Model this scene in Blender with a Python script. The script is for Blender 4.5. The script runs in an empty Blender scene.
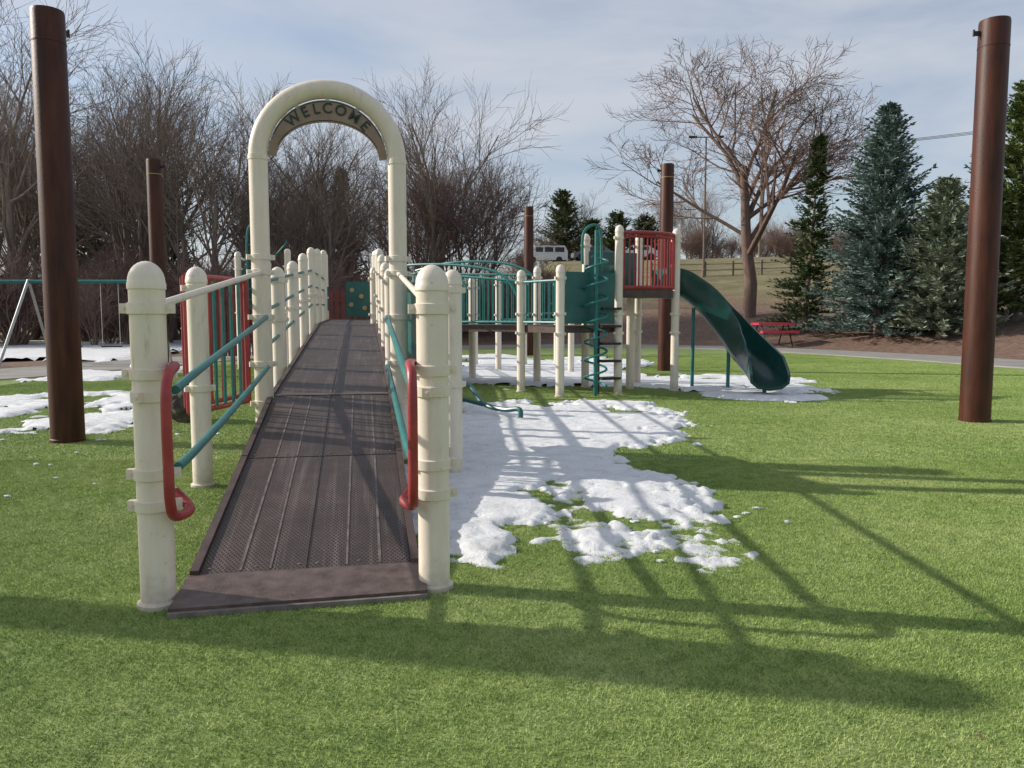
import bpy, math, random
import numpy as np
from mathutils import Vector, noise, Matrix, Quaternion
R_=math.radians
scene=bpy.context.scene

# ---------------------------------------------------------------- mesh builder
class MB:
    def __init__(s): s.v=[]; s.f=[]
    def tube(s,pts,r,n=8,cap=True):
        pts=[Vector(p) for p in pts]; m=len(pts)
        if not isinstance(r,(list,tuple)): r=[r]*m
        base=len(s.v); nrm=None
        for i,p in enumerate(pts):
            if i==0: t=pts[1]-pts[0]
            elif i==m-1: t=pts[-1]-pts[-2]
            else: t=(pts[i+1]-pts[i]).normalized()+(pts[i]-pts[i-1]).normalized()
            if t.length<1e-9: t=Vector((0,0,1))
            t.normalize()
            if nrm is None:
                a=Vector((0,0,1)) if abs(t.z)<.9 else Vector((1,0,0))
                nrm=t.cross(a).normalized()
            else:
                nrm=nrm-t*nrm.dot(t)
                if nrm.length<1e-6: nrm=t.orthogonal()
                nrm.normalize()
            b=t.cross(nrm)
            for k in range(n):
                an=2*math.pi*k/n
                s.v.append(tuple(p+nrm*(math.cos(an)*r[i])+b*(math.sin(an)*r[i])))
        for i in range(m-1):
            for k in range(n):
                a=base+i*n+k; c=base+i*n+(k+1)%n
                s.f.append((a,c,c+n,a+n))
        if cap:
            s.f.append(tuple(base+k for k in range(n))[::-1])
            s.f.append(tuple(base+(m-1)*n+k for k in range(n)))
    def box(s,c,size,M=None):
        c=Vector(c); M=M or Matrix.Identity(3); b=len(s.v)
        for dx in(-.5,.5):
            for dy in(-.5,.5):
                for dz in(-.5,.5):
                    s.v.append(tuple(c+M@Vector((dx*size[0],dy*size[1],dz*size[2]))))
        for q in((0,1,3,2),(4,6,7,5),(0,4,5,1),(2,3,7,6),(0,2,6,4),(1,5,7,3)):
            s.f.append(tuple(b+i for i in q))
    def lathe(s,x,y,prof,n=20):
        b=len(s.v)
        for r,z in prof:
            for k in range(n):
                a=2*math.pi*k/n; s.v.append((x+r*math.cos(a),y+r*math.sin(a),z))
        for i in range(len(prof)-1):
            for k in range(n):
                a=b+i*n+k; c=b+i*n+(k+1)%n
                s.f.append((a,c,c+n,a+n))
        s.f.append(tuple(b+(len(prof)-1)*n+k for k in range(n)))
    def prism(s,poly,z0,z1):
        n=len(poly); b=len(s.v)
        Z0=z0 if isinstance(z0,(list,tuple)) else [z0]*n
        Z1=z1 if isinstance(z1,(list,tuple)) else [z1]*n
        for (x,y),z in zip(poly,Z0): s.v.append((x,y,z))
        for (x,y),z in zip(poly,Z1): s.v.append((x,y,z))
        s.f.append(tuple(b+i for i in range(n))[::-1]); s.f.append(tuple(b+n+i for i in range(n)))
        for i in range(n):
            j=(i+1)%n; s.f.append((b+i,b+j,b+n+j,b+n+i))
    def obj(s,name,mat,parent=None,smooth=True,ang=35):
        me=bpy.data.meshes.new(name); me.from_pydata(s.v,[],s.f); me.update()
        if smooth:
            me.polygons.foreach_set('use_smooth',[True]*len(me.polygons))
            try: me.set_sharp_from_angle(angle=R_(ang))
            except Exception: pass
        me.materials.append(mat)
        o=bpy.data.objects.new(name,me); scene.collection.objects.link(o)
        if parent: o.parent=parent
        return o
def empty(name,loc=(0,0,0),rz=0):
    e=bpy.data.objects.new(name,None); scene.collection.objects.link(e)
    e.location=loc; e.rotation_euler=(0,0,rz); e.empty_display_size=.2
    return e
def smoothpts(P,k=6):
    P=[Vector(p) for p in P]; out=[]
    for i in range(len(P)-1):
        p0=P[max(i-1,0)];p1=P[i];p2=P[i+1];p3=P[min(i+2,len(P)-1)]
        for j in range(k):
            t=j/k
            out.append(.5*((2*p1)+(p2-p0)*t+(2*p0-5*p1+4*p2-p3)*t*t+(-p0+3*p1-3*p2+p3)*t**3))
    out.append(P[-1]); return out

# ---------------------------------------------------------------- materials
def newmat(name):
    m=bpy.data.materials.new(name); m.use_nodes=True
    nt=m.node_tree; b=nt.nodes['Principled BSDF']; return m,nt,b
def N(nt,t,**kw):
    n=nt.nodes.new(t)
    for k,v in kw.items(): setattr(n,k,v)
    return n
def ramp(nt,fac,stops):
    r=N(nt,'ShaderNodeValToRGB'); e=r.color_ramp.elements
    while len(e)<len(stops): e.new(.5)
    for el,(p,c) in zip(e,stops):
        el.position=p; el.color=(c[0],c[1],c[2],1) if not isinstance(c,(int,float)) else (c,c,c,1)
    nt.links.new(fac,r.inputs[0]); return r
def noisen(nt,vec,scale,detail=4,rough=.55):
    n=N(nt,'ShaderNodeTexNoise'); n.inputs['Scale'].default_value=scale
    n.inputs['Detail'].default_value=detail; n.inputs['Roughness'].default_value=rough
    if vec is not None: nt.links.new(vec,n.inputs['Vector'])
    return n
def simple(name,c1,c2,scale=5,rough=.5,bump=0,bscale=60,stretch=None,coat=0,spec=.5):
    m,nt,b=newmat(name)
    g=N(nt,'ShaderNodeNewGeometry'); vec=g.outputs['Position']
    if stretch:
        mp=N(nt,'ShaderNodeMapping'); mp.inputs['Scale'].default_value=stretch
        nt.links.new(vec,mp.inputs['Vector']); vec=mp.outputs[0]
    n=noisen(nt,vec,scale,6,.6)
    r=ramp(nt,n.outputs['Fac'],[(.32,c1),(.68,c2)])
    nt.links.new(r.outputs[0],b.inputs['Base Color'])
    b.inputs['Roughness'].default_value=rough
    b.inputs['Specular IOR Level'].default_value=spec
    b.inputs['Coat Weight'].default_value=coat
    if bump:
        n2=noisen(nt,g.outputs['Position'],bscale,5,.6)
        bp=N(nt,'ShaderNodeBump'); bp.inputs['Strength'].default_value=bump; bp.inputs['Distance'].default_value=.02
        nt.links.new(n2.outputs['Fac'],bp.inputs['Height']); nt.links.new(bp.outputs[0],b.inputs['Normal'])
    return m

def cream_mat():
    m,nt,b=newmat('cream_powder_coat')
    g=N(nt,'ShaderNodeNewGeometry')
    mp=N(nt,'ShaderNodeMapping'); mp.inputs['Scale'].default_value=(14,14,3)
    nt.links.new(g.outputs['Position'],mp.inputs['Vector'])
    n=noisen(nt,mp.outputs[0],1.5,7,.65)
    r=ramp(nt,n.outputs['Fac'],[(.27,(.52,.44,.36)),(.38,(.72,.635,.52)),(.7,(.79,.71,.60))])
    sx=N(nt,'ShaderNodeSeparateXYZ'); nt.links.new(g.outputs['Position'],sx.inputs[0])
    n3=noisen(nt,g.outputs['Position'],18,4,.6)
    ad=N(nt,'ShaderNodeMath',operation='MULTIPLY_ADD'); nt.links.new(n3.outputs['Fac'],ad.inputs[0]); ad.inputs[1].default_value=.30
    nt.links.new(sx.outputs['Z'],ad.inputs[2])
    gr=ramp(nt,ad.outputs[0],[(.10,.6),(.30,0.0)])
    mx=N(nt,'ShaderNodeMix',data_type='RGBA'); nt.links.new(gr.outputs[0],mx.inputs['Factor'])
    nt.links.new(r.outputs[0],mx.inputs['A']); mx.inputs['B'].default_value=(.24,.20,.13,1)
    ns=noisen(nt,g.outputs['Position'],34,6,.7); sc=ramp(nt,ns.outputs['Fac'],[(.64,0.),(.70,.55)])
    m2=N(nt,'ShaderNodeMix',data_type='RGBA'); nt.links.new(sc.outputs[0],m2.inputs['Factor']); nt.links.new(mx.outputs['Result'],m2.inputs['A']); m2.inputs['B'].default_value=(.36,.31,.25,1)
    nt.links.new(m2.outputs['Result'],b.inputs['Base Color'])
    b.inputs['Roughness'].default_value=.42
    n2=noisen(nt,g.outputs['Position'],90,3); bp=N(nt,'ShaderNodeBump'); bp.inputs['Strength'].default_value=.08; bp.inputs['Distance'].default_value=.01
    nt.links.new(n2.outputs['Fac'],bp.inputs['Height']); nt.links.new(bp.outputs[0],b.inputs['Normal'])
    return m
CREAM=cream_mat()
TEAL=simple('teal_powder_coat',(.012,.13,.125),(.025,.20,.18),6,.38,.05,80)
TEALD=simple('teal_plastic',(.010,.085,.08),(.016,.125,.11),4,.35,.08,40)
SLIDEM=simple('slide_plastic',(.006,.042,.037),(.010,.065,.056),3,.25,.05,30)
RED=simple('red_vinyl',(.24,.022,.027),(.38,.045,.045),8,.42,.1,120)
MAROON=simple('maroon_slats',(.10,.022,.022),(.17,.035,.035),5,.6)
RUST=simple('rust_brown_steel',(.030,.009,.005),(.088,.025,.011),2.2,.5,.12,50,stretch=(5,5,.7),spec=.3)
STEEL=simple('galvanised_steel',(.35,.35,.34),(.5,.5,.48),8,.4)
BLACK=simple('black_rubber',(.012,.012,.012),(.03,.028,.026),8,.6)
GOLD=simple('brass_band',(.35,.22,.06),(.45,.3,.1),8,.4)
BARK=simple('bark_grey',(.13,.098,.08),(.25,.195,.16),9,.9,.5,30,stretch=(1,1,.25))
BARKR=simple('bark_reddish',(.12,.078,.06),(.21,.14,.11),9,.9,.5,30,stretch=(1,1,.25))
BARKM=simple('bark_fine_twigs',(.15,.105,.092),(.25,.18,.16),9,.9)
TWIG=simple('thicket_twigs',(.12,.078,.064),(.23,.155,.125),2,.9)
SIGNM=simple('sign_brown',(.24,.165,.115),(.32,.225,.16),12,.5)
LETM=simple('sign_letter_green',(.008,.03,.027),(.012,.04,.036),12,.5)
ASPH=simple('asphalt_path',(.20,.19,.175),(.29,.275,.255),1.3,.9,.3,60)
WHITE=simple('white_paint',(.6,.6,.6),(.7,.7,.7),3,.35)
GREYP=simple('grey_car_paint',(.12,.13,.15),(.16,.17,.2),3,.3)
GLASS=simple('dark_glass',(.02,.025,.03),(.03,.035,.04),3,.1)
WOOD=simple('weathered_wood',(.13,.10,.075),(.22,.17,.13),8,.85)
LEAF=simple('dead_leaf',(.12,.07,.035),(.24,.16,.09),30,.8)

def needle_mat(name,c1,c2):
    m,nt,b=newmat(name); g=N(nt,'ShaderNodeNewGeometry')
    n=noisen(nt,g.outputs['Position'],2.2,5,.7); r=ramp(nt,n.outputs['Fac'],[(.35,c1),(.65,c2)])
    nt.links.new(r.outputs[0],b.inputs['Base Color']); b.inputs['Roughness'].default_value=.7
    return m
BLUEN=needle_mat('blue_spruce_needles',(.07,.115,.095),(.23,.31,.285))
DARKN=needle_mat('dark_spruce_needles',(.04,.065,.022),(.12,.155,.06))
PALEN=needle_mat('grey_green_needles',(.12,.155,.10),(.29,.335,.24))
PINEN=needle_mat('pine_needles',(.06,.10,.03),(.20,.25,.08))

def ramp_mat():
    m,nt,b=newmat('perforated_ramp_deck')
    tc=N(nt,'ShaderNodeTexCoord'); sx=N(nt,'ShaderNodeSeparateXYZ'); nt.links.new(tc.outputs['Object'],sx.inputs[0])
    def fr(out,sc,off=0):
        a=N(nt,'ShaderNodeMath',operation='MULTIPLY_ADD'); nt.links.new(out,a.inputs[0]); a.inputs[1].default_value=sc; a.inputs[2].default_value=off
        f=N(nt,'ShaderNodeMath',operation='FRACT'); nt.links.new(a.outputs[0],f.inputs[0])
        c=N(nt,'ShaderNodeMath',operation='SUBTRACT'); nt.links.new(f.outputs[0],c.inputs[0]); c.inputs[1].default_value=.5
        q=N(nt,'ShaderNodeMath',operation='MULTIPLY'); nt.links.new(c.outputs[0],q.inputs[0]); nt.links.new(c.outputs[0],q.inputs[1])
        return q.outputs[0]
    def dots(off):
        a=fr(sx.outputs['X'],48,off); c=fr(sx.outputs['Y'],28,off)
        d=N(nt,'ShaderNodeMath',operation='ADD'); nt.links.new(a,d.inputs[0]); nt.links.new(c,d.inputs[1]); return d.outputs[0]
    mn=N(nt,'ShaderNodeMath',operation='MINIMUM'); nt.links.new(dots(0),mn.inputs[0]); nt.links.new(dots(.5),mn.inputs[1])
    hole=ramp(nt,mn.outputs[0],[(.04,0.),(.075,1.)])
    n=noisen(nt,tc.outputs['Object'],3.0,8,.72)
    base=ramp(nt,n.outputs['Fac'],[(.32,(.040,.025,.021)),(.52,(.072,.045,.038)),(.72,(.14,.095,.082))])
    mp=N(nt,'ShaderNodeMapping'); mp.inputs['Scale'].default_value=(26,.9,1); nt.links.new(tc.outputs['Object'],mp.inputs[0])
    st=noisen(nt,mp.outputs[0],1,5,.6); sr=ramp(nt,st.outputs['Fac'],[(.52,0.),(.72,.6)])
    m1=N(nt,'ShaderNodeMix',data_type='RGBA'); nt.links.new(sr.outputs[0],m1.inputs['Factor']); nt.links.new(base.outputs[0],m1.inputs['A']); m1.inputs['B'].default_value=(.23,.18,.165,1)
    mx=N(nt,'ShaderNodeMix',data_type='RGBA'); nt.links.new(hole.outputs[0],mx.inputs['Factor'])
    mx.inputs['A'].default_value=(.010,.008,.007,1); nt.links.new(m1.outputs['Result'],mx.inputs['B'])
    nt.links.new(mx.outputs['Result'],b.inputs['Base Color']); b.inputs['Roughness'].default_value=.55
    bp=N(nt,'ShaderNodeBump'); bp.inputs['Strength'].default_value=.35; bp.inputs['Distance'].default_value=.004
    nt.links.new(hole.outputs[0],bp.inputs['Height']); nt.links.new(bp.outputs[0],b.inputs['Normal'])
    return m
DECK=ramp_mat()
EDGE=simple('ramp_edge_brown',(.045,.028,.023),(.09,.058,.05),9,.5,.15,60)
FLAP=simple('ramp_transition_plate',(.06,.038,.032),(.14,.10,.088),14,.5,.2,90)

def turf_mat(name,dark):
    m,nt,b=newmat(name); g=N(nt,'ShaderNodeNewGeometry'); P=g.outputs['Position']
    n1=noisen(nt,P,.55,6,.7); n2=noisen(nt,P,10,6,.78); n3=noisen(nt,P,110,2,.5)
    a=ramp(nt,n1.outputs['Fac'],[(.3,(.245,.355,.10)),(.5,(.335,.435,.14)),(.7,(.46,.53,.225))])
    c=ramp(nt,n2.outputs['Fac'],[(.3,(.55,.62,.52)),(.52,(.95,.95,.95)),(.72,(1.2,1.12,1.2))])
    mu=N(nt,'ShaderNodeMix',data_type='RGBA',blend_type='MULTIPLY'); mu.inputs['Factor'].default_value=1
    nt.links.new(a.outputs[0],mu.inputs['A']); nt.links.new(c.outputs[0],mu.inputs['B'])
    d=ramp(nt,n3.outputs['Fac'],[(.3,(.6*dark,.66*dark,.55*dark)),(.7,(1.25*dark,1.2*dark,1.2*dark))])
    mv=N(nt,'ShaderNodeMix',data_type='RGBA',blend_type='MULTIPLY'); mv.inputs['Factor'].default_value=1
    nt.links.new(mu.outputs['Result'],mv.inputs['A']); nt.links.new(d.outputs[0],mv.inputs['B'])
    nt.links.new(mv.outputs['Result'],b.inputs['Base Color']); b.inputs['Roughness'].default_value=.65
    b.inputs['Specular IOR Level'].default_value=.2
    return m
TURFG=turf_mat('turf_backing',.72); TURFB=turf_mat('turf_fibre',1.05)

def ground_mat():
    m,nt,b=newmat('ground_mulch_and_dry_grass'); g=N(nt,'ShaderNodeNewGeometry'); P=g.outputs['Position']
    ds=N(nt,'ShaderNodeVectorMath',operation='DISTANCE'); nt.links.new(P,ds.inputs[0]); ds.inputs[1].default_value=(1.5,17,0)
    n=noisen(nt,P,.12,4); nf=noisen(nt,P,6,8,.75); nm=noisen(nt,P,.45,7,.7)
    ma=N(nt,'ShaderNodeMath',operation='MULTIPLY_ADD'); nt.links.new(n.outputs['Fac'],ma.inputs[0]); ma.inputs[1].default_value=16; nt.links.new(ds.outputs['Value'],ma.inputs[2])
    dv=N(nt,'ShaderNodeMath',operation='DIVIDE'); nt.links.new(ma.outputs[0],dv.inputs[0]); dv.inputs[1].default_value=100
    z=ramp(nt,dv.outputs[0],[(.36,0.),(.44,1.)])
    mul=ramp(nt,nf.outputs['Fac'],[(.3,(.07,.04,.027)),(.5,(.17,.105,.072)),(.72,(.30,.21,.155))])
    gr=ramp(nt,nm.outputs['Fac'],[(.28,(.10,.075,.04)),(.5,(.17,.15,.065)),(.72,(.26,.22,.12))])
    gd=ramp(nt,nf.outputs['Fac'],[(.3,.6),(.7,1.25)])
    gm=N(nt,'ShaderNodeMix',data_type='RGBA',blend_type='MULTIPLY'); gm.inputs['Factor'].default_value=1; nt.links.new(gr.outputs[0],gm.inputs['A']); nt.links.new(gd.outputs[0],gm.inputs['B'])
    mx=N(nt,'ShaderNodeMix',data_type='RGBA'); nt.links.new(z.outputs[0],mx.inputs['Factor']); nt.links.new(mul.outputs[0],mx.inputs['A']); nt.links.new(gm.outputs['Result'],mx.inputs['B'])
    nt.links.new(mx.outputs['Result'],b.inputs['Base Color']); b.inputs['Roughness'].default_value=.95
    bp=N(nt,'ShaderNodeBump'); bp.inputs['Strength'].default_value=.8; bp.inputs['Distance'].default_value=.08
    nt.links.new(nf.outputs['Fac'],bp.inputs['Height']); nt.links.new(bp.outputs[0],b.inputs['Normal'])
    return m
GROUND=ground_mat()
def snow_mat():
    m,nt,b=newmat('old_snow'); g=N(nt,'ShaderNodeNewGeometry'); P=g.outputs['Position']
    n=noisen(nt,P,5,8,.7); r=ramp(nt,n.outputs['Fac'],[(.25,(.54,.55,.555)),(.5,(.76,.77,.78)),(.8,(.86,.865,.875))])
    d=noisen(nt,P,38,4,.7); dr=ramp(nt,d.outputs['Fac'],[(.30,(.34,.32,.24)),(.38,(1,1,1))])
    mu=N(nt,'ShaderNodeMix',data_type='RGBA',blend_type='MULTIPLY'); mu.inputs['Factor'].default_value=1
    nt.links.new(r.outputs[0],mu.inputs['A']); nt.links.new(dr.outputs[0],mu.inputs['B'])
    nt.links.new(mu.outputs['Result'],b.inputs['Base Color']); b.inputs['Roughness'].default_value=.6
    nb=noisen(nt,P,16,9,.75); bp=N(nt,'ShaderNodeBump'); bp.inputs['Strength'].default_value=.8; bp.inputs['Distance'].default_value=.03
    nt.links.new(nb.outputs['Fac'],bp.inputs['Height']); nt.links.new(bp.outputs[0],b.inputs['Normal'])
    return m
SNOW=snow_mat()

# ---------------------------------------------------------------- terrain
TH=[-90,-60,-32,-13,12.4,37.9,66.5,84.7,104,131.6,167,187.5,206.6,220,240,270]
RR=[38,26,17,13.1,11.7,12.5,15.3,16.1,14.4,12,11.4,12.2,15.6,20.2,28,38]
_g=np.arange(-90,271,1.0); _r=np.interp(_g,TH,RR); k=np.ones(15)/15
_rp=np.pad(_r,7,mode='edge'); _r=np.convolve(_rp,k,'valid')
def Rp(x,y):
    a=np.degrees(np.arctan2(y-17,x-1.5)); a=np.where(a<-90,a+360,a); return np.interp(a,_g,_r)
def sst(a,b,x):
    t=np.clip((x-a)/(b-a),0,1); return t*t*(3-2*t)
def height(x,y):
    x=np.asarray(x,float); y=np.asarray(y,float)
    d=np.hypot(x-1.5,y-17); e=np.maximum(0,d-Rp(x,y)-1.7)
    z=.16*np.where(e<2,e*e/4,e-1)
    z=np.where(z>6,6+2.2*(1-np.exp(-(z-6)/2.2)),z)
    return z*sst(-7,5,x)*sst(8,19,y)
def H(x,y): return float(height(x,y))
rad=list(np.arange(0,44,1.0))+list(44*1.09**np.arange(0,36))
na=144; mb=MB()
for r in rad:
    for kk in range(na):
        a=2*math.pi*kk/na; x=1.5+r*math.cos(a); y=17+r*math.sin(a); z=H(x,y)
        e=r-float(Rp(x,y))
        if e>3: z+=.14*noise.noise(Vector((x*.25,y*.25,3)))*min(1,(e-3)/3)
        mb.v.append((x,y,z-.01))
for i in range(len(rad)-1):
    for kk in range(na):
        a=i*na+kk; c=i*na+(kk+1)%na; mb.f.append((a,c,c+na,a+na))
mb.obj('ground',GROUND,ang=180)
PW=1.45
mb=MB(); mb.v.append((1.5,17,.0))
tn=360
for i in range(tn):
    a=R_(i-90); r=float(np.interp(i-90,_g,_r))-PW
    mb.v.append((1.5+r*math.cos(a),17+r*math.sin(a),.0))
for i in range(tn): mb.f.append((0,1+i,1+(i+1)%tn))
turf=mb.obj('artificial_turf',TURFG)
mb=MB(); cols=[]
for a in np.arange(-50,236,2.0):
    r=float(np.interp(a,_g,_r)); c,s_=math.cos(R_(a)),math.sin(R_(a))
    b0=len(mb.v)
    for rr,z in((r-PW-.03,-.02),(r-PW,.025),(r+PW,.025),(r+PW+.03,-.02)):
        mb.v.append((1.5+rr*c,17+rr*s_,z))
    cols.append(b0)
for i in range(len(cols)-1):
    for j in range(3):
        a=cols[i]+j; c=cols[i+1]+j; mb.f.append((a,a+1,c+1,c))
mb.obj('paved_path',ASPH)

# turf fibres (tiles of short blades)
rng=np.random.default_rng(3)
def tile(nb,hmin,hmax,w):
    p=rng.uniform(-.5,.5,(nb,2)); an=rng.uniform(0,2*np.pi,nb); h=rng.uniform(hmin,hmax,nb)
    lean=rng.normal(0,.6,(nb,2))*h[:,None]; ww=w*rng.uniform(.6,1.2,nb)
    v=np.zeros((nb,3,3)); dx=np.cos(an)*ww/2; dy=np.sin(an)*ww/2
    v[:,0,0]=p[:,0]-dx; v[:,0,1]=p[:,1]-dy; v[:,1,0]=p[:,0]+dx; v[:,1,1]=p[:,1]+dy
    v[:,2,0]=p[:,0]+lean[:,0]; v[:,2,1]=p[:,1]+lean[:,1]; v[:,2,2]=h
    v=v.reshape(-1,3); me=bpy.data.meshes.new('turf_fibres')
    me.from_pydata(v.tolist(),[],np.arange(nb*3).reshape(-1,3).tolist()); me.materials.append(TURFB); return me
T1=tile(34000,.006,.014,.0030); T2=tile(9000,.005,.013,.006)
random.seed(4)
for j in range(1,26):
    lim=int(.72*(j+1)+2)
    for i in range(-lim,lim+1):
        x,y=i+.5,j+.0
        if max(np.hypot(x+dx-1.5,y+dy-17)-float(Rp(x+dx,y+dy)) for dx in(-.5,.5) for dy in(-.5,.5))>-PW-.04: continue
        o=bpy.data.objects.new('turf_fibre_patch',T1 if j<7 else T2); scene.collection.objects.link(o)
        o.location=(x,y,0); o.rotation_euler=(0,0,random.choice([0,1,2,3])*math.pi/2); o.parent=turf

# ---------------------------------------------------------------- snow
def sd_poly(px,py,poly):
    d=np.full(px.shape,1e9); ins=np.zeros(px.shape,bool); n=len(poly)
    for i in range(n):
        x0,y0=poly[i]; x1,y1=poly[(i+1)%n]; ex,ey=x1-x0,y1-y0
        t=np.clip(((px-x0)*ex+(py-y0)*ey)/(ex*ex+ey*ey+1e-12),0,1)
        d=np.minimum(d,np.hypot(px-x0-t*ex,py-y0-t*ey))
        c=((y0>py)!=(y1>py))&(px<(ex)*(py-y0)/(ey if abs(ey)>1e-9 else 1e-9)+x0); ins^=c
    return np.where(ins,d,-d)
def snow(poly,step,amp,fs,th=.03,holes=.0,seed=0,fringe=.07):
    xs=[p[0] for p in poly]; ys=[p[1] for p in poly]
    X=np.arange(min(xs)-.5,max(xs)+.5,step); Y=np.arange(min(ys)-.5,max(ys)+.5,step)
    gx,gy=np.meshgrid(X,Y); sd=sd_poly(gx,gy,poly)
    nz=np.zeros(gx.shape); n2=np.zeros(gx.shape)
    for i in range(gx.shape[0]):
        for j in range(gx.shape[1]):
            if sd[i,j]<-1.3*amp-.1: continue
            x,y=gx[i,j],gy[i,j]
            nz[i,j]=noise.fractal(Vector((x*fs,y*fs*.8,seed)),.7,2.2,4)
            n2[i,j]=noise.fractal(Vector((x*6,y*6,seed+9)),.7,2.1,3)
    f=sd+amp*nz+fringe*n2-holes*np.maximum(0,nz*-1-.12)*3
    z=.002+th*sst(-.02,.34,f)*(1+.35*nz)+.009*n2*sst(0,.15,f)+ (f*.3).clip(-.02,0)
    mb=MB(); idx=-np.ones(gx.shape,int); keep=f>-.05
    fac=[]
    for i in range(gx.shape[0]-1):
        for j in range(gx.shape[1]-1):
            q=[(i,j),(i,j+1),(i+1,j+1),(i+1,j)]
            if sum(keep[a] for a in q)<3: continue
            ff=[]
            for a in q:
                if idx[a]<0:
                    idx[a]=len(mb.v); mb.v.append((gx[a],gy[a],z[a]+H(gx[a],gy[a])))
                ff.append(int(idx[a]))
            fac.append(ff)
    mb.f=fac; return mb.obj('snow_patch',SNOW,ang=180)
snow([(-.75,4.4),(-.32,3.95),(-.1,3.72),(.05,4.0),(.27,4.3),(.36,3.95),(.65,4.05),(.92,3.92),(.86,4.4),(1.12,4.75),(1.2,5.5),(1.0,6.3),(1.5,7.3),(2.1,8.4),(1.9,9.3),(1.7,10.8),(.1,11.2),(-.9,10.6),(-1.2,8),(-.9,5.7)],.021,.38,1.35,.036,.36,1,.26)
snow([(.12,4.15),(.38,3.78),(.7,3.92),(.98,3.84),(1.0,4.1),(.7,4.35),(.4,4.5)],.018,.16,3.2,.026,.05,21,.20)
snow([(-1.6,13.0),(3.6,13.1),(4.3,14.5),(3.2,17.5),(2.8,23),(-1.8,24),(-2.5,16)],.08,1.2,.5,.05,.5,2,.2)
snow([(3.0,11.8),(4.0,11.2),(4.7,11.2),(5.0,12.3),(5.4,15),(4.8,15.8),(3.4,14)],.05,.7,.9,.035,.3,3,.18)
snow([(-7.9,11.5),(-7.0,12.4),(-5.9,10.3),(-6.3,9.2),(-7.6,9.6)],.045,.5,1.1,.035,.3,4,.15)
snow([(-5.4,7.9),(-5.6,9.5),(-6.2,12.3),(-5.3,12.3),(-4.6,9.5),(-4.1,7.9)],.04,.75,1.2,.035,.4,5,.15)
snow([(-26,17),(-14.5,18),(-11.5,23),(-9,27),(-3,36),(-8,40),(-30,38)],.22,3.0,.22,.08,.9,7,.3)
snow([(-9.3,15.0),(-8.6,18.0),(-7.6,18.5),(-7.4,16),(-8.2,14.2)],.08,.8,.8,.05,.2,8)
mb=MB(); random.seed(8)
for i in range(34):
    if i<16: x,y=random.uniform(.1,1.7),random.uniform(3.7,4.9)
    else: x,y=random.uniform(-5.2,-2.6),random.uniform(5.0,8.2)
    r=random.uniform(.006,.02); b0=len(mb.v); n=7
    for q,(rr,z) in enumerate(((1,.004),(.8,.012),(.3,.016))):
        for kk in range(n):
            a=2*math.pi*kk/n; w=r*rr*random.uniform(.6,1.4); mb.v.append((x+w*1.8*math.cos(a),y+w*math.sin(a),z))
    for q in range(2):
        for kk in range(n):
            a=b0+q*n+kk; c=b0+q*n+(kk+1)%n; mb.f.append((a,c,c+n,a+n))
    mb.f.append(tuple(b0+2*n+kk for kk in range(n)))
mb.obj('snow_crumbs',SNOW)
mb=MB(); random.seed(18)
for (x,y) in((1.33,2.12),(.9,4.1),(2.9,5.2),(1.9,3.1),(3.6,6.7)):
    r=random.uniform(.009,.015); a0=random.uniform(0,6.28); b0=len(mb.v)
    for kk in range(6):
        a=a0+kk*math.pi/3; w=r*(1.5 if kk%3==0 else .8); mb.v.append((x+w*math.cos(a),y+w*math.sin(a),.014+random.uniform(-.003,.01)))
    mb.f.append(tuple(range(b0,b0+6)))
mb.obj('fallen_leaves',LEAF,smooth=False)

# ---------------------------------------------------------------- playground parts
PR=.069
def post(mb,x,y,z0,z1,r=PR,n=24):
    pr=[(r*1.22,z0),(r*1.22,z0+.02),(r*1.02,z0+.03),(r,z0+.035),(r,z1-.115),(r*1.07,z1-.112),(r*1.07,z1-.09),(r*1.03,z1-.085)]
    for k in range(1,7):
        a=k/7*math.pi/2; pr.append((r*1.03*math.cos(a),z1-.085+.085*math.sin(a)))
    pr.append((.002,z1)); mb.lathe(x,y,pr,n)
def clamp(mb,x,y,z,r=PR,ang=0,h=.05):
    mb.lathe(x,y,[(r,z-h/2),(r*1.13,z-h/2+.004),(r*1.13,z+h/2-.004),(r,z+h/2)],24)
    for sg in(1,-1):
        c=Vector((x+sg*math.cos(ang)*(r*1.28),y+sg*math.sin(ang)*(r*1.28),z))
        mb.box(c,(r*.42,r*.5,h*.8),Matrix.Rotation(ang,3,'Z'))
        mb.tube([c+Vector((0,-r*.36,0)),c+Vector((0,-r*.22,0))],r*.1,6)
ANG=math.atan2(.187,.982); L0=(-1.475,3.17,0); W=1.15
ramp_e=empty('wheelchair_ramp',L0,ANG)
prof=[(.18,.062),(3.25,.55),(3.42,.555),(6.9,.82),(10.5,1.08),(15.6,1.15)]
def rz(t):
    return float(np.interp(t,[p[0] for p in prof],[p[1] for p in prof]))
mb=MB()
segs=[(.18,1.715),(1.73,3.25),(3.42,5.095),(5.11,6.85),(6.865,8.6),(8.615,10.5),(10.5,13),(13.01,15.6)]
for a,b_ in segs:
    for x0,x1 in((.125,.583),(.597,1.055)):
        mb.prism([(x0,a),(x1,a),(x1,b_),(x0,b_)],[rz(a)-.05,rz(a)-.05,rz(b_)-.05,rz(b_)-.05],[rz(a),rz(a),rz(b_),rz(b_)])
mb.obj('deck_panels',DECK,ramp_e,smooth=False)
mb=MB()
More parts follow.
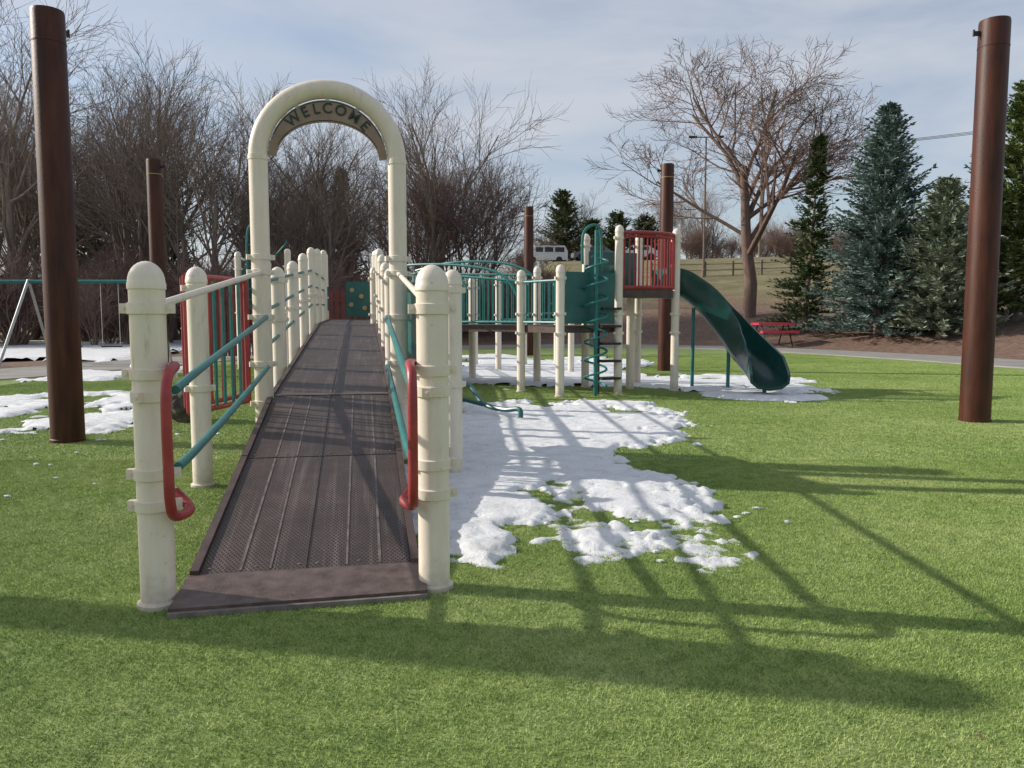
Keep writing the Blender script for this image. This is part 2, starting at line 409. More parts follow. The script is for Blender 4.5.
for a,b_ in segs+[(3.252,3.418)]:
    for x0,x1 in((.085,.123),(1.057,1.095)):
        mb.prism([(x0,a),(x1,a),(x1,b_),(x0,b_)],[rz(a)-.12,rz(a)-.12,rz(b_)-.12,rz(b_)-.12],[rz(a)+.02,rz(a)+.02,rz(b_)+.02,rz(b_)+.02])
    mb.prism([(.584,a),(.596,a),(.596,b_),(.584,b_)],[rz(a)-.06,rz(a)-.06,rz(b_)-.06,rz(b_)-.06],[rz(a)-.006,rz(a)-.006,rz(b_)-.006,rz(b_)-.006])
for a,b_ in((.4,3.25),(3.42,10.5),(10.5,15.6)):
    mb.prism([(.14,a),(1.04,a),(1.04,b_),(.14,b_)],[max(0,rz(a)-.2)]*2+[rz(b_)-.2]*2,[rz(a)-.07]*2+[rz(b_)-.07]*2)
mb.obj('edge_lips',EDGE,ramp_e,smooth=False)
WORN=simple('worn_metal',(.13,.11,.10),(.24,.21,.19),20,.5)
RIB=simple('worn_rib',(.07,.05,.043),(.20,.165,.15),14,.6)
mb=MB()
mb.prism([(.07,-.15),(1.11,-.12),(1.10,.178),(.08,.178)],[.0,.0,.0,.0],[.034,.034,.064,.064])
mb.prism([(.125,3.255),(1.055,3.255),(1.055,3.415),(.125,3.415)],.49,.557)
mb.obj('transition_plates',FLAP,ramp_e,smooth=False)
mb=MB()
mb.prism([(.07,-.175),(1.11,-.145),(1.11,-.122),(.07,-.152)],0,.022)
for a,b_ in segs[:4]:
    for x in(.16,.36,.55,.63,.82,1.02):
        for t in(a+.05,b_-.05):
            mb.lathe(x,t,[(.007,rz(t)-.001),(.007,rz(t)+.003),(.003,rz(t)+.004)],8)
mb.obj('nosing_and_bolts',WORN,ramp_e,smooth=False)
mb=MB()
for (x0,x1) in((.29,.302),(.42,.43),(.76,.77),(.91,.922)):
    for a,b_ in segs[:2]:
        mb.prism([(x0,a+.02),(x1,a+.02),(x1,b_-.02),(x0,b_-.02)],[rz(a+.02)-.002]*2+[rz(b_-.02)-.002]*2,[rz(a+.02)+.003]*2+[rz(b_-.02)+.003]*2)
mb.obj('wear_ribs',RIB,ramp_e,smooth=False)
mbp=MB(); mbt=MB(); mbr=MB()
for x in(0,W):
    post(mbp,x,0,0,1.425,n=40)
    for z in(1.235,.97,.88,.56,.43): clamp(mbp,x,0,z,ang=0 if z!=.88 else 1.2)
for x in(-.28,W+.36):
    post(mbp,x,2.4,0,1.55)
    for z in(1.4,.7): clamp(mbp,x,2.4,z,ang=.4)
ts=[5.0,6.8,8.6,10.5,12.4,14.9]
for t in ts:
    for x in(0,W):
        post(mbp,x,t,0,rz(t)+1.04+.02*max(0,t-6)*3,.068)
        for z in(.9,.5): clamp(mbp,x,t,rz(t)+z,.068,ang=.3)
for x in(0,W):
    post(mbp,x,15.6,0,2.7)
for x,sg in((0,1),(W,-1)):
    o=sg*.10
    mbp.tube([(x,0,1.235),(x+(.06 if x==0 else 0),3.2,1.56)],.018,10)
    mbt.tube(smoothpts([(x+o*.9,.02,.90),(x+o,.35,.945),(x+o,1.6,1.06),(x+o,3.1,1.2)],5),.019,10)
    mbt.tube(smoothpts([(x+o*.9,.02,.58),(x+o,.35,.60),(x+o,1.6,.68),(x+o,3.1,.80)],5),.019,10)
    mbr.tube(smoothpts([(x+o*.6,.10,.99),(x+o,-.02,1.0),(x+o,-.14,.97),(x+o,-.185,.86),(x+o,-.185,.62),(x+o,-.175,.47),(x+o,-.10,.40),(x+o*1.3,.02,.40),(x+o*.6,.09,.46)],6),.021,12)
    P=[3.3]+ts+[15.6]
    for a,b_ in zip(P[:-1],P[1:]):
        for z in(.92,.66,.34):
            mbt.tube([(x,a,rz(a)+z),(x,b_,rz(b_)+z)],.018,8)
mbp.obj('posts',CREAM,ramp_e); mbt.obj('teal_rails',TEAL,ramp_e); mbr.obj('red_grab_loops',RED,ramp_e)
def barrier(mbf,mbb,p0,p1,z0,z1,n,fr=.018,br=.009):
    p0=Vector((*p0,0));p1=Vector((*p1,0))
    def pt(s,z):
        q=p0.lerp(p1,s); return (q.x,q.y,z)
    a0,a1=(z0 if isinstance(z0,tuple) else (z0,z0)); b0,b1=(z1 if isinstance(z1,tuple) else (z1,z1))
    mbf.tube([pt(0,a0),pt(1,a1)],fr,8); mbf.tube([pt(0,b0),pt(1,b1)],fr,8)
    mbf.tube([pt(0,a0),pt(0,b0)],fr,8); mbf.tube([pt(1,a1),pt(1,b1)],fr,8)
    for i in range(1,n):
        s=i/n; mbb.tube([pt(s,a0+(a1-a0)*s),pt(s,b0+(b1-b0)*s)],br,6)
mf=MB(); mbb=MB(); mbx=MB()
barrier(mf,mbb,(-.40,2.62),(-.10,3.45),.5,1.5,7,.022,.014)
barrier(mf,mbx,(-.50,3.0),(-.2,3.95),.5,1.5,5,.02,.014)
mf.obj('red_barrier_frame',RED,ramp_e); mbb.obj('teal_barrier_bars',TEAL,ramp_e); mbx.obj('red_barrier_bars',RED,ramp_e)
mb=MB(); mb.prism([(W+.26,2.5),(W+.31,2.5),(W+.14,3.9),(W+.09,3.9)],.62,1.5)
mb.obj('teal_side_panel',TEALD,ramp_e,smooth=False)

# ------ welcome arch
arch=empty('welcome_arch',(L0[0]-.187*3.22,L0[1]+.982*3.22,0),ANG)
mb=MB(); ax0=.055; ra=(W-ax0)/2; cxA=(W+ax0)/2; zc=2.475; tr=.074
for x in(ax0,W): mb.lathe(x,0,[(.1,0),(.1,.02),(tr,.03),(tr,zc)],32)
pts=[(cxA-ra*math.cos(a),0,zc+ra*math.sin(a)) for a in np.linspace(0,math.pi,49)]
mb.tube(pts,tr,32)
for x in(ax0,W):
    for z in(.5,.82,1.2,1.56,1.68): clamp(mb,x,0,z,tr,ang=.3)
    mb.lathe(x,0,[(tr,zc-.03),(tr+.005,zc-.028),(tr+.005,zc+.012),(tr,zc+.014)],32)
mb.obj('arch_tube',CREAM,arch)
mb=MB(); n=48; ths=np.linspace(R_(3),R_(177),n); y0,y1=-.012,.012
for th in ths:
    c,s_=math.cos(th),math.sin(th)
    for (a,b_) in((.470,.470),(.405,.300)):
        for yy in(y0,y1): mb.v.append((cxA+a*c,yy,zc-.01+b_*s_))
for i in range(n-1):
    a=i*4; c=(i+1)*4
    for p,q in((0,1),(1,3),(3,2),(2,0)): mb.f.append((a+p,a+q,c+q,c+p))
mb.f.append((0,2,3,1)); mb.f.append(((n-1)*4,(n-1)*4+1,(n-1)*4+3,(n-1)*4+2))
mb.obj('sign_panel',SIGNM,arch,ang=30)
mb=MB()
for (a,b_) in((.460,.460),(.414,.311)):
    mb.tube([(cxA+a*math.cos(t),-.014,zc-.01+b_*math.sin(t)) for t in np.linspace(R_(20),R_(160),40)],.003,6)
mb.obj('sign_border',LETM,arch)
for i,ch in enumerate('WELCOME'):
    th=[131,115.5,102.5,90,75,58.5,43.5][i]
    cu=bpy.data.curves.new('letter_'+ch.lower(),'FONT'); cu.body=ch; cu.size=.116; cu.align_x='CENTER'; cu.align_y='CENTER'
    cu.extrude=.003; cu.offset=.0010; cu.materials.append(LETM)
    o=bpy.data.objects.new('letter_'+ch.lower(),cu); scene.collection.objects.link(o); o.parent=arch
    rr=.404
    o.location=(cxA+rr*math.cos(R_(th)),-.0165,zc-.01+rr*math.sin(R_(th))); o.rotation_euler=(R_(90),R_(90-th),0)
mb=MB()
for th in(22,158,60,120,90):
    x=cxA+.48*math.cos(R_(th)); z=zc-.01+.48*math.sin(R_(th)); mb.box((x,0,z),(.05,.03,.03),Matrix.Rotation(-R_(th),3,'Y'))
mb.obj('sign_brackets',STEEL,arch)

# ------ elevated walkway
wk=empty('elevated_walkway')
mb=MB()
mb.prism([(-2.45,14.2),(.1,12.6),(.45,13.9),(-1.9,15.4)],.96,1.07)
mb.prism([(.11,12.6),(.72,11.8),(1.62,12.25),(1.25,13.25),(.46,13.9)],.96,1.07)
mb.prism([(1.64,12.25),(2.6,12.68),(2.2,13.65),(1.28,13.28)],1.52,1.62)
mb.prism([(1.25,12.2),(1.6,12.3),(1.5,12.6),(1.15,12.5)],1.27,1.33)
mb.obj('decks',EDGE,wk,smooth=False)
mbp=MB()
for x,y,zt in((.145,12.5,1.95),(.45,14,2.1),(.72,11.7,1.98),(1.66,12.2,2.62),(2.64,12.66,2.62),(2.2,13.7,2.62),(1.25,13.3,2.6),(-1.05,13.25,1.9),(-.75,14.75,1.95),(-2.5,14.2,2.1),(-1.9,15.45,2.1),(-.3,17.2,2.1),(1.25,16.5,2.1),(.3,19,2.2),(1.1,19.3,2.2),(-.9,19.1,2.1)):
    post(mbp,x,y,0,zt,.066,16)
    for z in(zt-.2,1.25,.95): clamp(mbp,x,y,z,.066,.5)
mbp.lathe(1.97,13.0,[(.066,0),(.066,1.53)],16)
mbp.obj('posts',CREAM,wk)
mf=MB(); mbb=MB()
barrier(mf,mbb,(-2.5,14.2),(-1.05,13.25),(1.15,1.12),(2.0,1.9),20,.02,.011)
barrier(mf,mbb,(-1.05,13.25),(.145,12.5),(1.12,1.12),(1.9,1.77),16,.02,.011)
barrier(mf,mbb,(-1.9,15.45),(.45,14),(1.12,1.12),(2.05,1.95),26,.02,.011)
barrier(mf,mbb,(-.3,17.2),(1.25,16.5),(1.15,1.15),(1.95,1.95),14,.02,.011)
barrier(mf,mbb,(.145,12.5),(.72,11.7),(1.12,1.12),(1.75,1.75),7,.02,.011)
barrier(mf,mbb,(.3,19),(1.1,19.3),(1.3,1.3),(2.1,2.1),8,.02,.011)
mf.tube(smoothpts([(-2.5,14.2,2.02),(-1.8,13.7,2.1),(-.9,13.1,2.06),(-.2,12.7,1.9),(.1,12.52,1.5),(.14,12.5,1.2)],6),.022,8)
mf.tube(smoothpts([(-1.9,15.4,2.1),(-1.2,14.9,2.22),(-.3,14.4,2.2),(.3,14.05,2.0),(.45,14,1.6)],6),.022,8)
mf.obj('rail_frames',TEAL,wk); mbb.obj('rail_bars',TEAL,wk)
mb=MB()
def panel(mb,p0,p1,z0,z1,th=.03):
    p0=Vector(p0);p1=Vector(p1); d=(p1-p0); L=d.length; a=math.atan2(d.y,d.x); c=(p0+p1)/2
    mb.box((c.x,c.y,(z0+z1)/2),(L,th,z1-z0),Matrix.Rotation(a,3,'Z'))
panel(mb,(1.3,13.25),(2.15,13.62),1.66,2.3)
panel(mb,(.80,11.78),(1.58,12.14),1.10,1.88); panel(mb,(1.12,12.1),(1.58,12.3),1.6,2.0,.04)
panel(mb,(2.66,12.8),(2.4,13.4),1.66,2.0)
mb.obj('teal_panels',TEALD,wk,smooth=False)

tower=empty('red_balcony_barrier')
mf=MB()
p0=Vector((1.73,12.2));p1=Vector((2.58,12.6))
def bul(s):
    q=p0.lerp(p1,s); nrm=Vector((.4,-.85)).normalized(); b=.16*math.sin(math.pi*s)**.6 if 0<s<1 else 0
    return q+nrm*b
for z,r in((1.66,.028),(2.50,.03),(2.44,.02)):
    mf.tube([(bul(s).x,bul(s).y,z) for s in np.linspace(0,1,17)],r,8)
for s in np.linspace(0,1,15):
    q=bul(s); mf.tube([(q.x,q.y,1.66),(q.x,q.y,2.5)],.013 if 0<s<1 else .026,6)
mf.obj('bars',RED,tower)
mb=MB(); mb.prism([(bul(s).x,bul(s).y) for s in np.linspace(0,1,13)]+[(2.55,12.66),(1.7,12.27)],1.50,1.635)
mb.obj('balcony_floor',EDGE,tower,smooth=False)

cl=empty('spiral_climber'); cx,cy=1.27,11.85
mb=MB(); mb.tube([(cx,cy,0),(cx,cy,2.5)],.03,12)
mb.tube([(cx+.17*math.cos(a),cy+.17*math.sin(a),.15+a/(2*math.pi)*.27) for a in np.linspace(0,2*math.pi*7.3,140)],.017,8)
mb.tube(smoothpts([(cx-.2,cy+.1,2.0),(cx-.2,cy+.1,2.4),(cx-.12,cy+.15,2.56),(cx+.02,cy+.25,2.6),(cx+.1,cy+.33,2.45),(cx+.12,cy+.37,1.62)],5),.022,8)
mb.obj('spiral_tube',TEAL,cl)
mb=MB()
for q in range(5): mb.box((1.5,12.15,.25+.27*q),(.34,.22,.035),Matrix.Rotation(.4,3,'Z'))
mb.tube([(1.34,12.06,0),(1.34,12.06,1.5)],.018,8)
mb.obj('black_steps',BLACK,cl)

# slide
sl=empty('curved_slide')
path=smoothpts([(2.55,13.15,1.66),(2.85,13.1,1.60),(3.15,13.0,1.36),(3.42,12.9,1.02),(3.64,12.75,.70),(3.82,12.5,.44),(3.91,12.15,.26),(3.90,11.85,.20),(3.85,11.6,.19)],6)
wd=.25; hs=.29
outer=[(-wd-.04,hs),(-wd-.03,.05),(-wd*.7,-.06),(0,-.09),(wd*.7,-.06),(wd+.03,.05),(wd+.04,hs)]
inner=[(wd+.0,hs),(wd-.01,.07),(wd*.62,-.01),(0,-.04),(-wd*.62,-.01),(-wd+.01,.07),(-wd-.0,hs)]
sec=outer+inner; mb=MB(); ns=len(sec)
for i,p in enumerate(path):
    t=(path[min(i+1,len(path)-1)]-path[max(i-1,0)]).normalized(); lat=t.cross(Vector((0,0,1))).normalized(); up=lat.cross(t).normalized()
    f=i/(len(path)-1); hh=1.25-.75*max(0,(f-.75)/.25) if f>.75 else 1.25
    for a,b_ in sec:
        bb=b_*hh if b_>0 else b_
        mb.v.append(tuple(p+lat*a+up*bb))
for i in range(len(path)-1):
    for j in range(ns):
        a=i*ns+j; c=i*ns+(j+1)%ns; mb.f.append((a,c,c+ns,a+ns))
mb.f.append(tuple(range(ns))); mb.f.append(tuple((len(path)-1)*ns+j for j in range(ns))[::-1])
mb.obj('trough',SLIDEM,sl,ang=50)
mb=MB()
for p in((3.02,13.04,1.35),(3.56,12.82,.74),(3.9,12.0,.14)): mb.tube([(p[0],p[1],0),(p[0],p[1],p[2])],.03,10)
mb.tube([(2.72,12.85,2.05),(2.72,13.45,2.05)],.02,8)
mb.box((2.72,13.42,1.85),(.04,.1,.5)); mb.box((2.72,12.86,1.85),(.04,.1,.5))
mb.obj('supports_and_hood',TEAL,sl)

ft=empty('play_tower')
mbp=MB()
for x,y,z in((-5.1,17.9,2.75),(-4.9,19.5,2.7),(-6.3,18.1,2.7),(-6.1,19.7,2.6),(-3.1,18.3,2.4),(-2.2,18.6,2.3)):
    post(mbp,x,y,0,z,.072,16); clamp(mbp,x,y,z-.4,.072); clamp(mbp,x,y,1.3,.072)
mbp.obj('posts',CREAM,ft)
mb=MB()
panel(mb,(-6.2,18.1),(-5.2,17.95),1.4,2.3); panel(mb,(-4.25,18.2),(-5.0,18.0),1.35,1.9)
panel(mb,(-5.1,18.05),(-4.9,19.4),1.4,2.2)
panel(mb,(-4.0,18.9),(-3.3,19.0),1.2,2.05,.04)
mb.obj('teal_panels',TEALD,ft,smooth=False)
mb=MB()
mb.tube(smoothpts([(-6.05,18,1.5),(-6.05,18,2.9),(-5.95,18,3.3),(-5.7,18,3.35),(-5.6,18,3.0),(-5.6,18,1.6)],5),.03,8)
mb.tube([(-5.5,17.9,2.45),(-5.1,17.9,2.9)],.02,6)
for q in range(6): mb.tube([(-6.05,18,1.6+.25*q),(-5.6,18,1.6+.25*q)],.018,6)
mb.obj('climber_rungs',TEAL,ft)
mb=MB()
for q,(dx,z) in enumerate(((-.2,1.85),(.02,1.7),(-.22,1.5),(.1,1.42))):
    mb.tube([(-3.65+dx,18.90,z),(-3.65+dx,18.87,z)],.055,14)
mb.obj('activity_discs',simple('tan_plastic',(.35,.25,.12),(.42,.3,.16),4,.4),ft)
mb=MB(); panel(mb,(-6.1,19.2),(-5.1,19.0),1.4,2.1)
mb.obj('red_panel',RED,ft,smooth=False)

fe=empty('slat_fence')
mb=MB()
for i in range(46):
    x=-9.2+i*.17; mb.box((x,22.2,1.05+.01*math.sin(i*7)),(.13,.03,1.9))
mb.box((-5.4,22.24,.5),(8,.04,.09)); mb.box((-5.4,22.24,1.6),(8,.04,.09))
mb.obj('slats',MAROON,fe,smooth=False)

mb=MB(); mb.tube(smoothpts([(-.75,10.3,.05),(-.7,10.2,.32),(-.55,9.9,.34),(-.35,9.4,.16),(-.1,9.1,.12),(.08,8.95,.14),(.1,8.9,.05)],6),.03,10)
mb.tube(smoothpts([(-.95,9.9,.05),(-.85,9.8,.25),(-.6,9.5,.2),(-.35,9.42,.14)],6),.025,8)
mb.obj('balance_bar',TEALD)

bpy.ops.mesh.primitive_ico_sphere_add(subdivisions=4,radius=1,location=(-3.72,8.95,.19))
o=bpy.context.object; o.name='boulder'
for v in o.data.vertices:
    c=v.co.copy(); k=1+.22*noise.noise(c*1.6)+.08*noise.noise(c*5); v.co=Vector((c.x*.24*k,c.y*.22*k,max(-.2,c.z*.23*k)))
o.data.materials.append(simple('dark_rock',(.03,.025,.022),(.12,.10,.085),9,.9,.6,25))

# ---------------------------------------------------------------- shade sail poles
def pole(x,y,h,r=.152,bang=math.pi):
    e=empty('steel_pole',(x,y,0))
    mb=MB(); mb.lathe(0,0,[(r*1.03,0),(r*1.03,.03),(r,.035),(r*.97,h-.03),(r*.93,h),(r*.3,h+.012)],40); mb.obj('shaft',RUST,e)
    mb=MB(); mb.lathe(0,0,[(r*.97,h-.30),(r*.99,h-.298),(r*.99,h-.285),(r*.97,h-.283)],40)
    mb.obj('band',GOLD if r<.15 else RUST,e)
    mb=MB(); c,s_=math.cos(bang),math.sin(bang)
    mb.box((c*(r+.03),s_*(r+.03),h-.14),(.07,.02,.05),Matrix.Rotation(bang,3,'Z'))
    mb.tube([(c*(r+.065)+.0,s_*(r+.065),h-.17),(c*(r+.065),s_*(r+.065),h-.10)],.012,8)
    mb.obj('eye_bracket',BLACK,e)
pole(-4.31,7.5,4.03,.150,1.2); pole(5.36,8.97,4.48,.163)
pole(-7.2,16,4.35,.149,0); pole(3.42,17.5,4.55,.149); pole(.52,24.5,4.6,.149)
pole(-6.7,4.05,4.3,.15,0)

sw=empty('swing_set'); mb=MB(); ms=MB()
mb.tube([(-17,19.5,2.08),(-8.7,19.5,2.08)],.045,10)
for x in(-16.6,-12,-8.85):
    for dy in(-1.1,1.1): ms.tube([(x-.15,19.5+dy,0),(x,19.5,2.12)],.035,8)
for x in(-15,-13.6,-11,-10):
    for dx in(-.22,.22): ms.tube([(x+dx,19.5,2.05),(x+dx,19.5,.5)],.008,5)
mb.obj('top_beam',TEAL,sw); ms.obj('legs_and_chains',STEEL,sw)
mb=MB()
for x in(-15,-13.6,-11,-10): mb.box((x,19.5,.47),(.46,.15,.03))
mb.obj('seats',BLACK,sw,smooth=False)

by=31.5; bx=10.5; bz=H(bx,by)
be=empty('red_picnic_table',(bx,by,bz+.1),.1); mb=MB()
mb.box((0,0,.80),(1.5,.8,.09)); mb.box((0,-.65,.48),(1.5,.3,.09)); mb.box((0,.65,.48),(1.5,.3,.09))
mb.obj('top_and_seats',simple('bright_red_vinyl',(.55,.03,.06),(.65,.05,.09),8,.4),be,smooth=False); mb=MB()
for x in(-.55,.55):
    mb.tube([(x,-.7,-.2),(x,-.2,.76)],.03,6); mb.tube([(x,.7,-.2),(x,.2,.76)],.03,6); mb.tube([(x,-.7,.42),(x,.7,.42)],.03,6)
mb.obj('frame',BLACK,be)

# ---------------------------------------------------------------- trees
def rndv(): return Vector((random.gauss(0,1),random.gauss(0,1),random.gauss(0,1)))
def branch(mb,p,d,L,r,dep,maxd,kids,wob,upw,spread,rmin):
    n=4 if dep<2 else (3 if dep<maxd else 2)
    pts=[p.copy()]; ds=[d.copy()]
    for i in range(n):
        d=(d+rndv()*wob+Vector((0,0,upw))).normalized(); p=p+d*(L/n); pts.append(p.copy()); ds.append(d.copy())
    re=max(rmin*.6,r*(.5 if dep<maxd else .35)); rs=[r+(re-r)*i/n for i in range(n+1)]
    mb.tube(pts,rs,8 if dep==0 else (6 if dep==1 else (4 if dep==2 else 3)),cap=False)
    if dep>=maxd: return
    kk=kids[min(dep,len(kids)-1)]
    for j in range(kk):
        t=(.25 if dep else .38)+(.75 if dep else .62)*(j+random.random()*.8)/kk; t=min(t,1)
        i=min(int(t*n),n-1); f=t*n-i; q=pts[i].lerp(pts[i+1],min(f,1))
        ax=ds[i+1].cross(rndv()).normalized(); an=R_(random.uniform(*spread))
        dd=Quaternion(ax,an)@ds[i+1]
        if dd.z<-.1 and dep<3: dd.z*=-.3; dd.normalize()
        rl=max(rmin,(r+(re-r)*t)*random.uniform(.48,.66))
        branch(mb,q,dd,L*random.uniform(.55,.78)*(1-.25*t if dep else 1),rl,dep+1,maxd,kids,wob,upw*.8,spread,rmin)
def tree_mesh(name,Ht,r,mat,seed,kids=(6,5,5,4,3),maxd=4,spread=(22,52),wob=.1,upw=.06,rmin=.012,trunkf=.5,stems=1):
    random.seed(seed); mb=MB()
    for s in range(stems):
        d=Vector((random.gauss(0,.03+.22*(stems>1)),random.gauss(0,.03+.22*(stems>1)),1)).normalized()
        branch(mb,Vector((0,0,-.2)),d,Ht*trunkf,r,0,maxd,kids,wob,upw,spread,rmin)
    zm=max(v[2] for v in mb.v); s=Ht/zm; mb.v=[(x*s,y*s,z*s) for x,y,z in mb.v]
    return mb.obj(name,mat,ang=80)
hx,hy=12.1,40.0
hero=tree_mesh('bare_shade_tree',14.6,.25,BARKR,21,kids=(9,6,5,5,4),maxd=5,spread=(22,54),wob=.09,upw=.06,rmin=.0085,trunkf=.46)
hero.location=(hx,hy,H(hx,hy)); hero.scale=(1.3,1.3,1.04); hero.rotation_euler=(0,0,math.pi)
rt=tree_mesh('bare_round_tree',10.2,.10,BARKM,33,kids=(8,7,6,4),maxd=4,spread=(15,44),wob=.07,upw=.07,rmin=.009,trunkf=.5,stems=5)
rt.location=(-2.7,41,0)
wood=empty('woodland')
vars_=[tree_mesh('woodland_tree',13.5,.20,BARK,50+i,kids=(8,6,5,4),maxd=4,spread=(18,44),wob=.09,upw=.09,rmin=.009,trunkf=.6) for i in range(4)]
shr=[tree_mesh('thicket_shrub',4.0,.04,TWIG,80+i,kids=(6,5,4),maxd=3,spread=(15,50),wob=.12,upw=.08,rmin=.008,trunkf=.55,stems=10) for i in range(3)]
def inst(src,par,x,y,z,s,rz_):
    o=bpy.data.objects.new(src.name.split('.')[0],src.data); scene.collection.objects.link(o)
    o.location=(x,y,z); o.scale=(s,s,s*random.uniform(.9,1.1)); o.rotation_euler=(0,0,rz_); o.parent=par
for q,o in enumerate(vars_+shr): o.parent=wood; o.location=(-30-3*q,50+q,0)
random.seed(77)
for i in range(54):
    y=random.uniform(34,62); x=y*random.uniform(-.78,-.08)
    if i<3: x,y=[(-21,33),(-25.5,37),(-16.5,37)][i]
    s=random.uniform(.75,1.15)*(1.0 if x/y<-.4 else .9)
    if i<3: s=[1.15,1.15,1.05][i]
    inst(random.choice(vars_),wood,x,y,H(x,y),s,random.uniform(0,6.28))
for i in range(170):
    y=random.uniform(30,54); x=y*random.uniform(-.80,.06)
    if y<36 and x>-6: y+=8
    inst(random.choice(shr),wood,x,y,H(x,y),random.uniform(.6,1.15)*(1 if x/y<-.1 else .75),random.uniform(0,6.28))
far=empty('distant_trees')
for i in range(52):
    y=random.uniform(88,125); x=y*random.uniform(-.2,.85)
    inst(random.choice(vars_),far,x,y,H(x,y)-.3,random.uniform(.4,.72),random.uniform(0,6.28))
for i in range(90):
    y=random.uniform(86,110); x=y*random.uniform(-.1,.85)
    inst(random.choice(shr),far,x,y,H(x,y)-.3,random.uniform(.6,1.3),random.uniform(0,6.28))

def conifer(name,Ht,R,x,y,z,mat,seed,lean=0,droop=.0,nb=11,step=.2,blade=.30,open_=.0,pw=.82,sp=.13):
    random.seed(seed); e=empty(name,(x,y,z))
    mt=MB(); mt.tube([(0,0,-.3),(lean*.5,0,Ht*.5),(lean,0,Ht)],[R*.06,R*.04,.012],8); mt.obj('trunk',BARK,e)
    mb=MB(); zz=Ht*.04
    while zz<Ht*.985:
        fr=zz/Ht; rad=R*((1-fr)**pw)*(.86+.14*math.sin(zz*5.1+seed))+.06
        for k in range(max(5,int(nb*(1-.4*fr)))):
            if random.random()<open_: continue
            az=random.uniform(0,6.283); L=rad*random.uniform(.55,1.15)
            o=Vector((math.cos(az),math.sin(az),0)); sl_=-.12-droop+.75*fr+random.gauss(0,.07)
            pr=Vector((-o.y,o.x,0)); p0=Vector((lean*fr,0,zz+random.uniform(-.12,.12)))
            s=.2 if fr<.8 else .0
            while s<1.0:
                p=p0+o*(L*s)+Vector((0,0,sl_*L*s+.16*L*s*s))
                for q in range(3):
                    sd=(-1,1,random.uniform(-.4,.4))[q]
                    d=(o*.75+pr*sd*.75+Vector((0,0,.15 if q<2 else .55))+rndv()*.18).normalized()
                    bl=blade*random.uniform(.7,1.2)*(1-.3*s); w=bl*.20
                    sdv=d.cross(Vector((random.gauss(0,.6),random.gauss(0,.6),1))).normalized()*w
                    b0=len(mb.v)
                    mb.v+= [tuple(p-sdv*.3),tuple(p+d*bl*.5+sdv),tuple(p+d*bl),tuple(p+d*bl*.5-sdv)]
                    mb.f.append((b0,b0+1,b0+2,b0+3))
                s+=sp/max(.35,L)*(1.0 if L>.6 else .8)
        zz+=step*(.75+.5*random.random())*(1-.35*fr)
    mb.obj('needles',mat,e,smooth=False); return e
conifer('dark_spruce',8.4,1.9,12.7,34,H(12.7,34),DARKN,5,.45,.12,nb=13,step=.2,open_=.08)
conifer('blue_spruce',8.9,3.1,14.5,31,H(14.5,31),BLUEN,6,.1,.05,nb=21,step=.16,pw=.74)
conifer('grey_spruce',5.7,2.5,15.9,29,H(15.9,29),PALEN,7,0,.0,nb=19,step=.15,pw=.74)
conifer('pine_tree',8.8,2.9,19.2,30,H(19.2,30),PINEN,8,.2,-.1,nb=14,step=.2,blade=.36,open_=.05,pw=.6)
for (x,y,h,r,sd) in((6.1,95,8.6,3.6,11),(9.2,92,4.9,3.0,12),(12.0,90,5.5,3.0,13),(15.5,92,5.3,3.4,14)):
    conifer('distant_pine',h,r,x,y,H(x,y)-.2,DARKN,sd,0,-.15,nb=13,step=.3,blade=.6,pw=.6,sp=.22)
for (x,y,h,r,sd) in((-25,58,11,3,15),(-19.5,60,12,3.2,16),(-12,56,11.5,2.6,17),(-30,56,10,3,18)):
    conifer('woodland_evergreen',h,r,x,y,0,DARKN,sd,0,-.1,nb=10,step=.3,blade=.6,sp=.22)

# ---------------------------------------------------------------- hill furniture
def fence(xs,y0,y1):
    e=empty('rail_fence'); mb=MB(); P=[]
    for i in range(14):
        f=i/13; x=xs[0]+(xs[1]-xs[0])*f; y=y0+(y1-y0)*f; z=H(x,y); P.append((x,y,z)); mb.box((x,y,z+.5),(.14,.14,1.2))
    for a,b_ in zip(P[:-1],P[1:]):
        for h in(.45,.9): mb.tube([(a[0],a[1],a[2]+h),(b_[0],b_[1],b_[2]+h)],.04,5)
    mb.obj('posts_and_rails',WOOD,e,smooth=False)
fence((11,36),62,52)
def lamp(x,y,h):
    e=empty('street_lamp',(x,y,H(x,y))); mb=MB(); mb.lathe(0,0,[(.14,0),(.14,.5),(.09,.55),(.06,h)],10)
    mb.tube([(-.9,0,h),(.9,0,h+.02)],.045,6); mb.obj('mast',WOOD,e)
    mb=MB(); mb.box((-1.0,0,h+.02),(.6,.28,.14)); mb.box((1.0,0,h+.04),(.6,.28,.14)); mb.obj('heads',BLACK,e,smooth=False)
lamp(14.6,60,10.4)
def upole(x,y,h):
    e=empty('utility_pole',(x,y,H(x,y))); mb=MB(); mb.lathe(0,0,[(.15,0),(.1,h)],8); mb.box((0,0,h-.5),(2.2,.1,.12)); mb.obj('pole',WOOD,e,smooth=False)
    return Vector((x,y,H(x,y)+h-.4))
a=upole(24.5,78,10.5); b_=upole(68,60,13)
mb=MB()
for off in(-.9,0,.9):
    pts=[]
    for i in range(25):
        t=i/24; p=a.lerp(b_,t); p.z-=1.6*4*t*(1-t)*.6; p.x+=off; pts.append(p)
    mb.tube(pts,.022,4)
mb.obj('power_lines',BLACK)
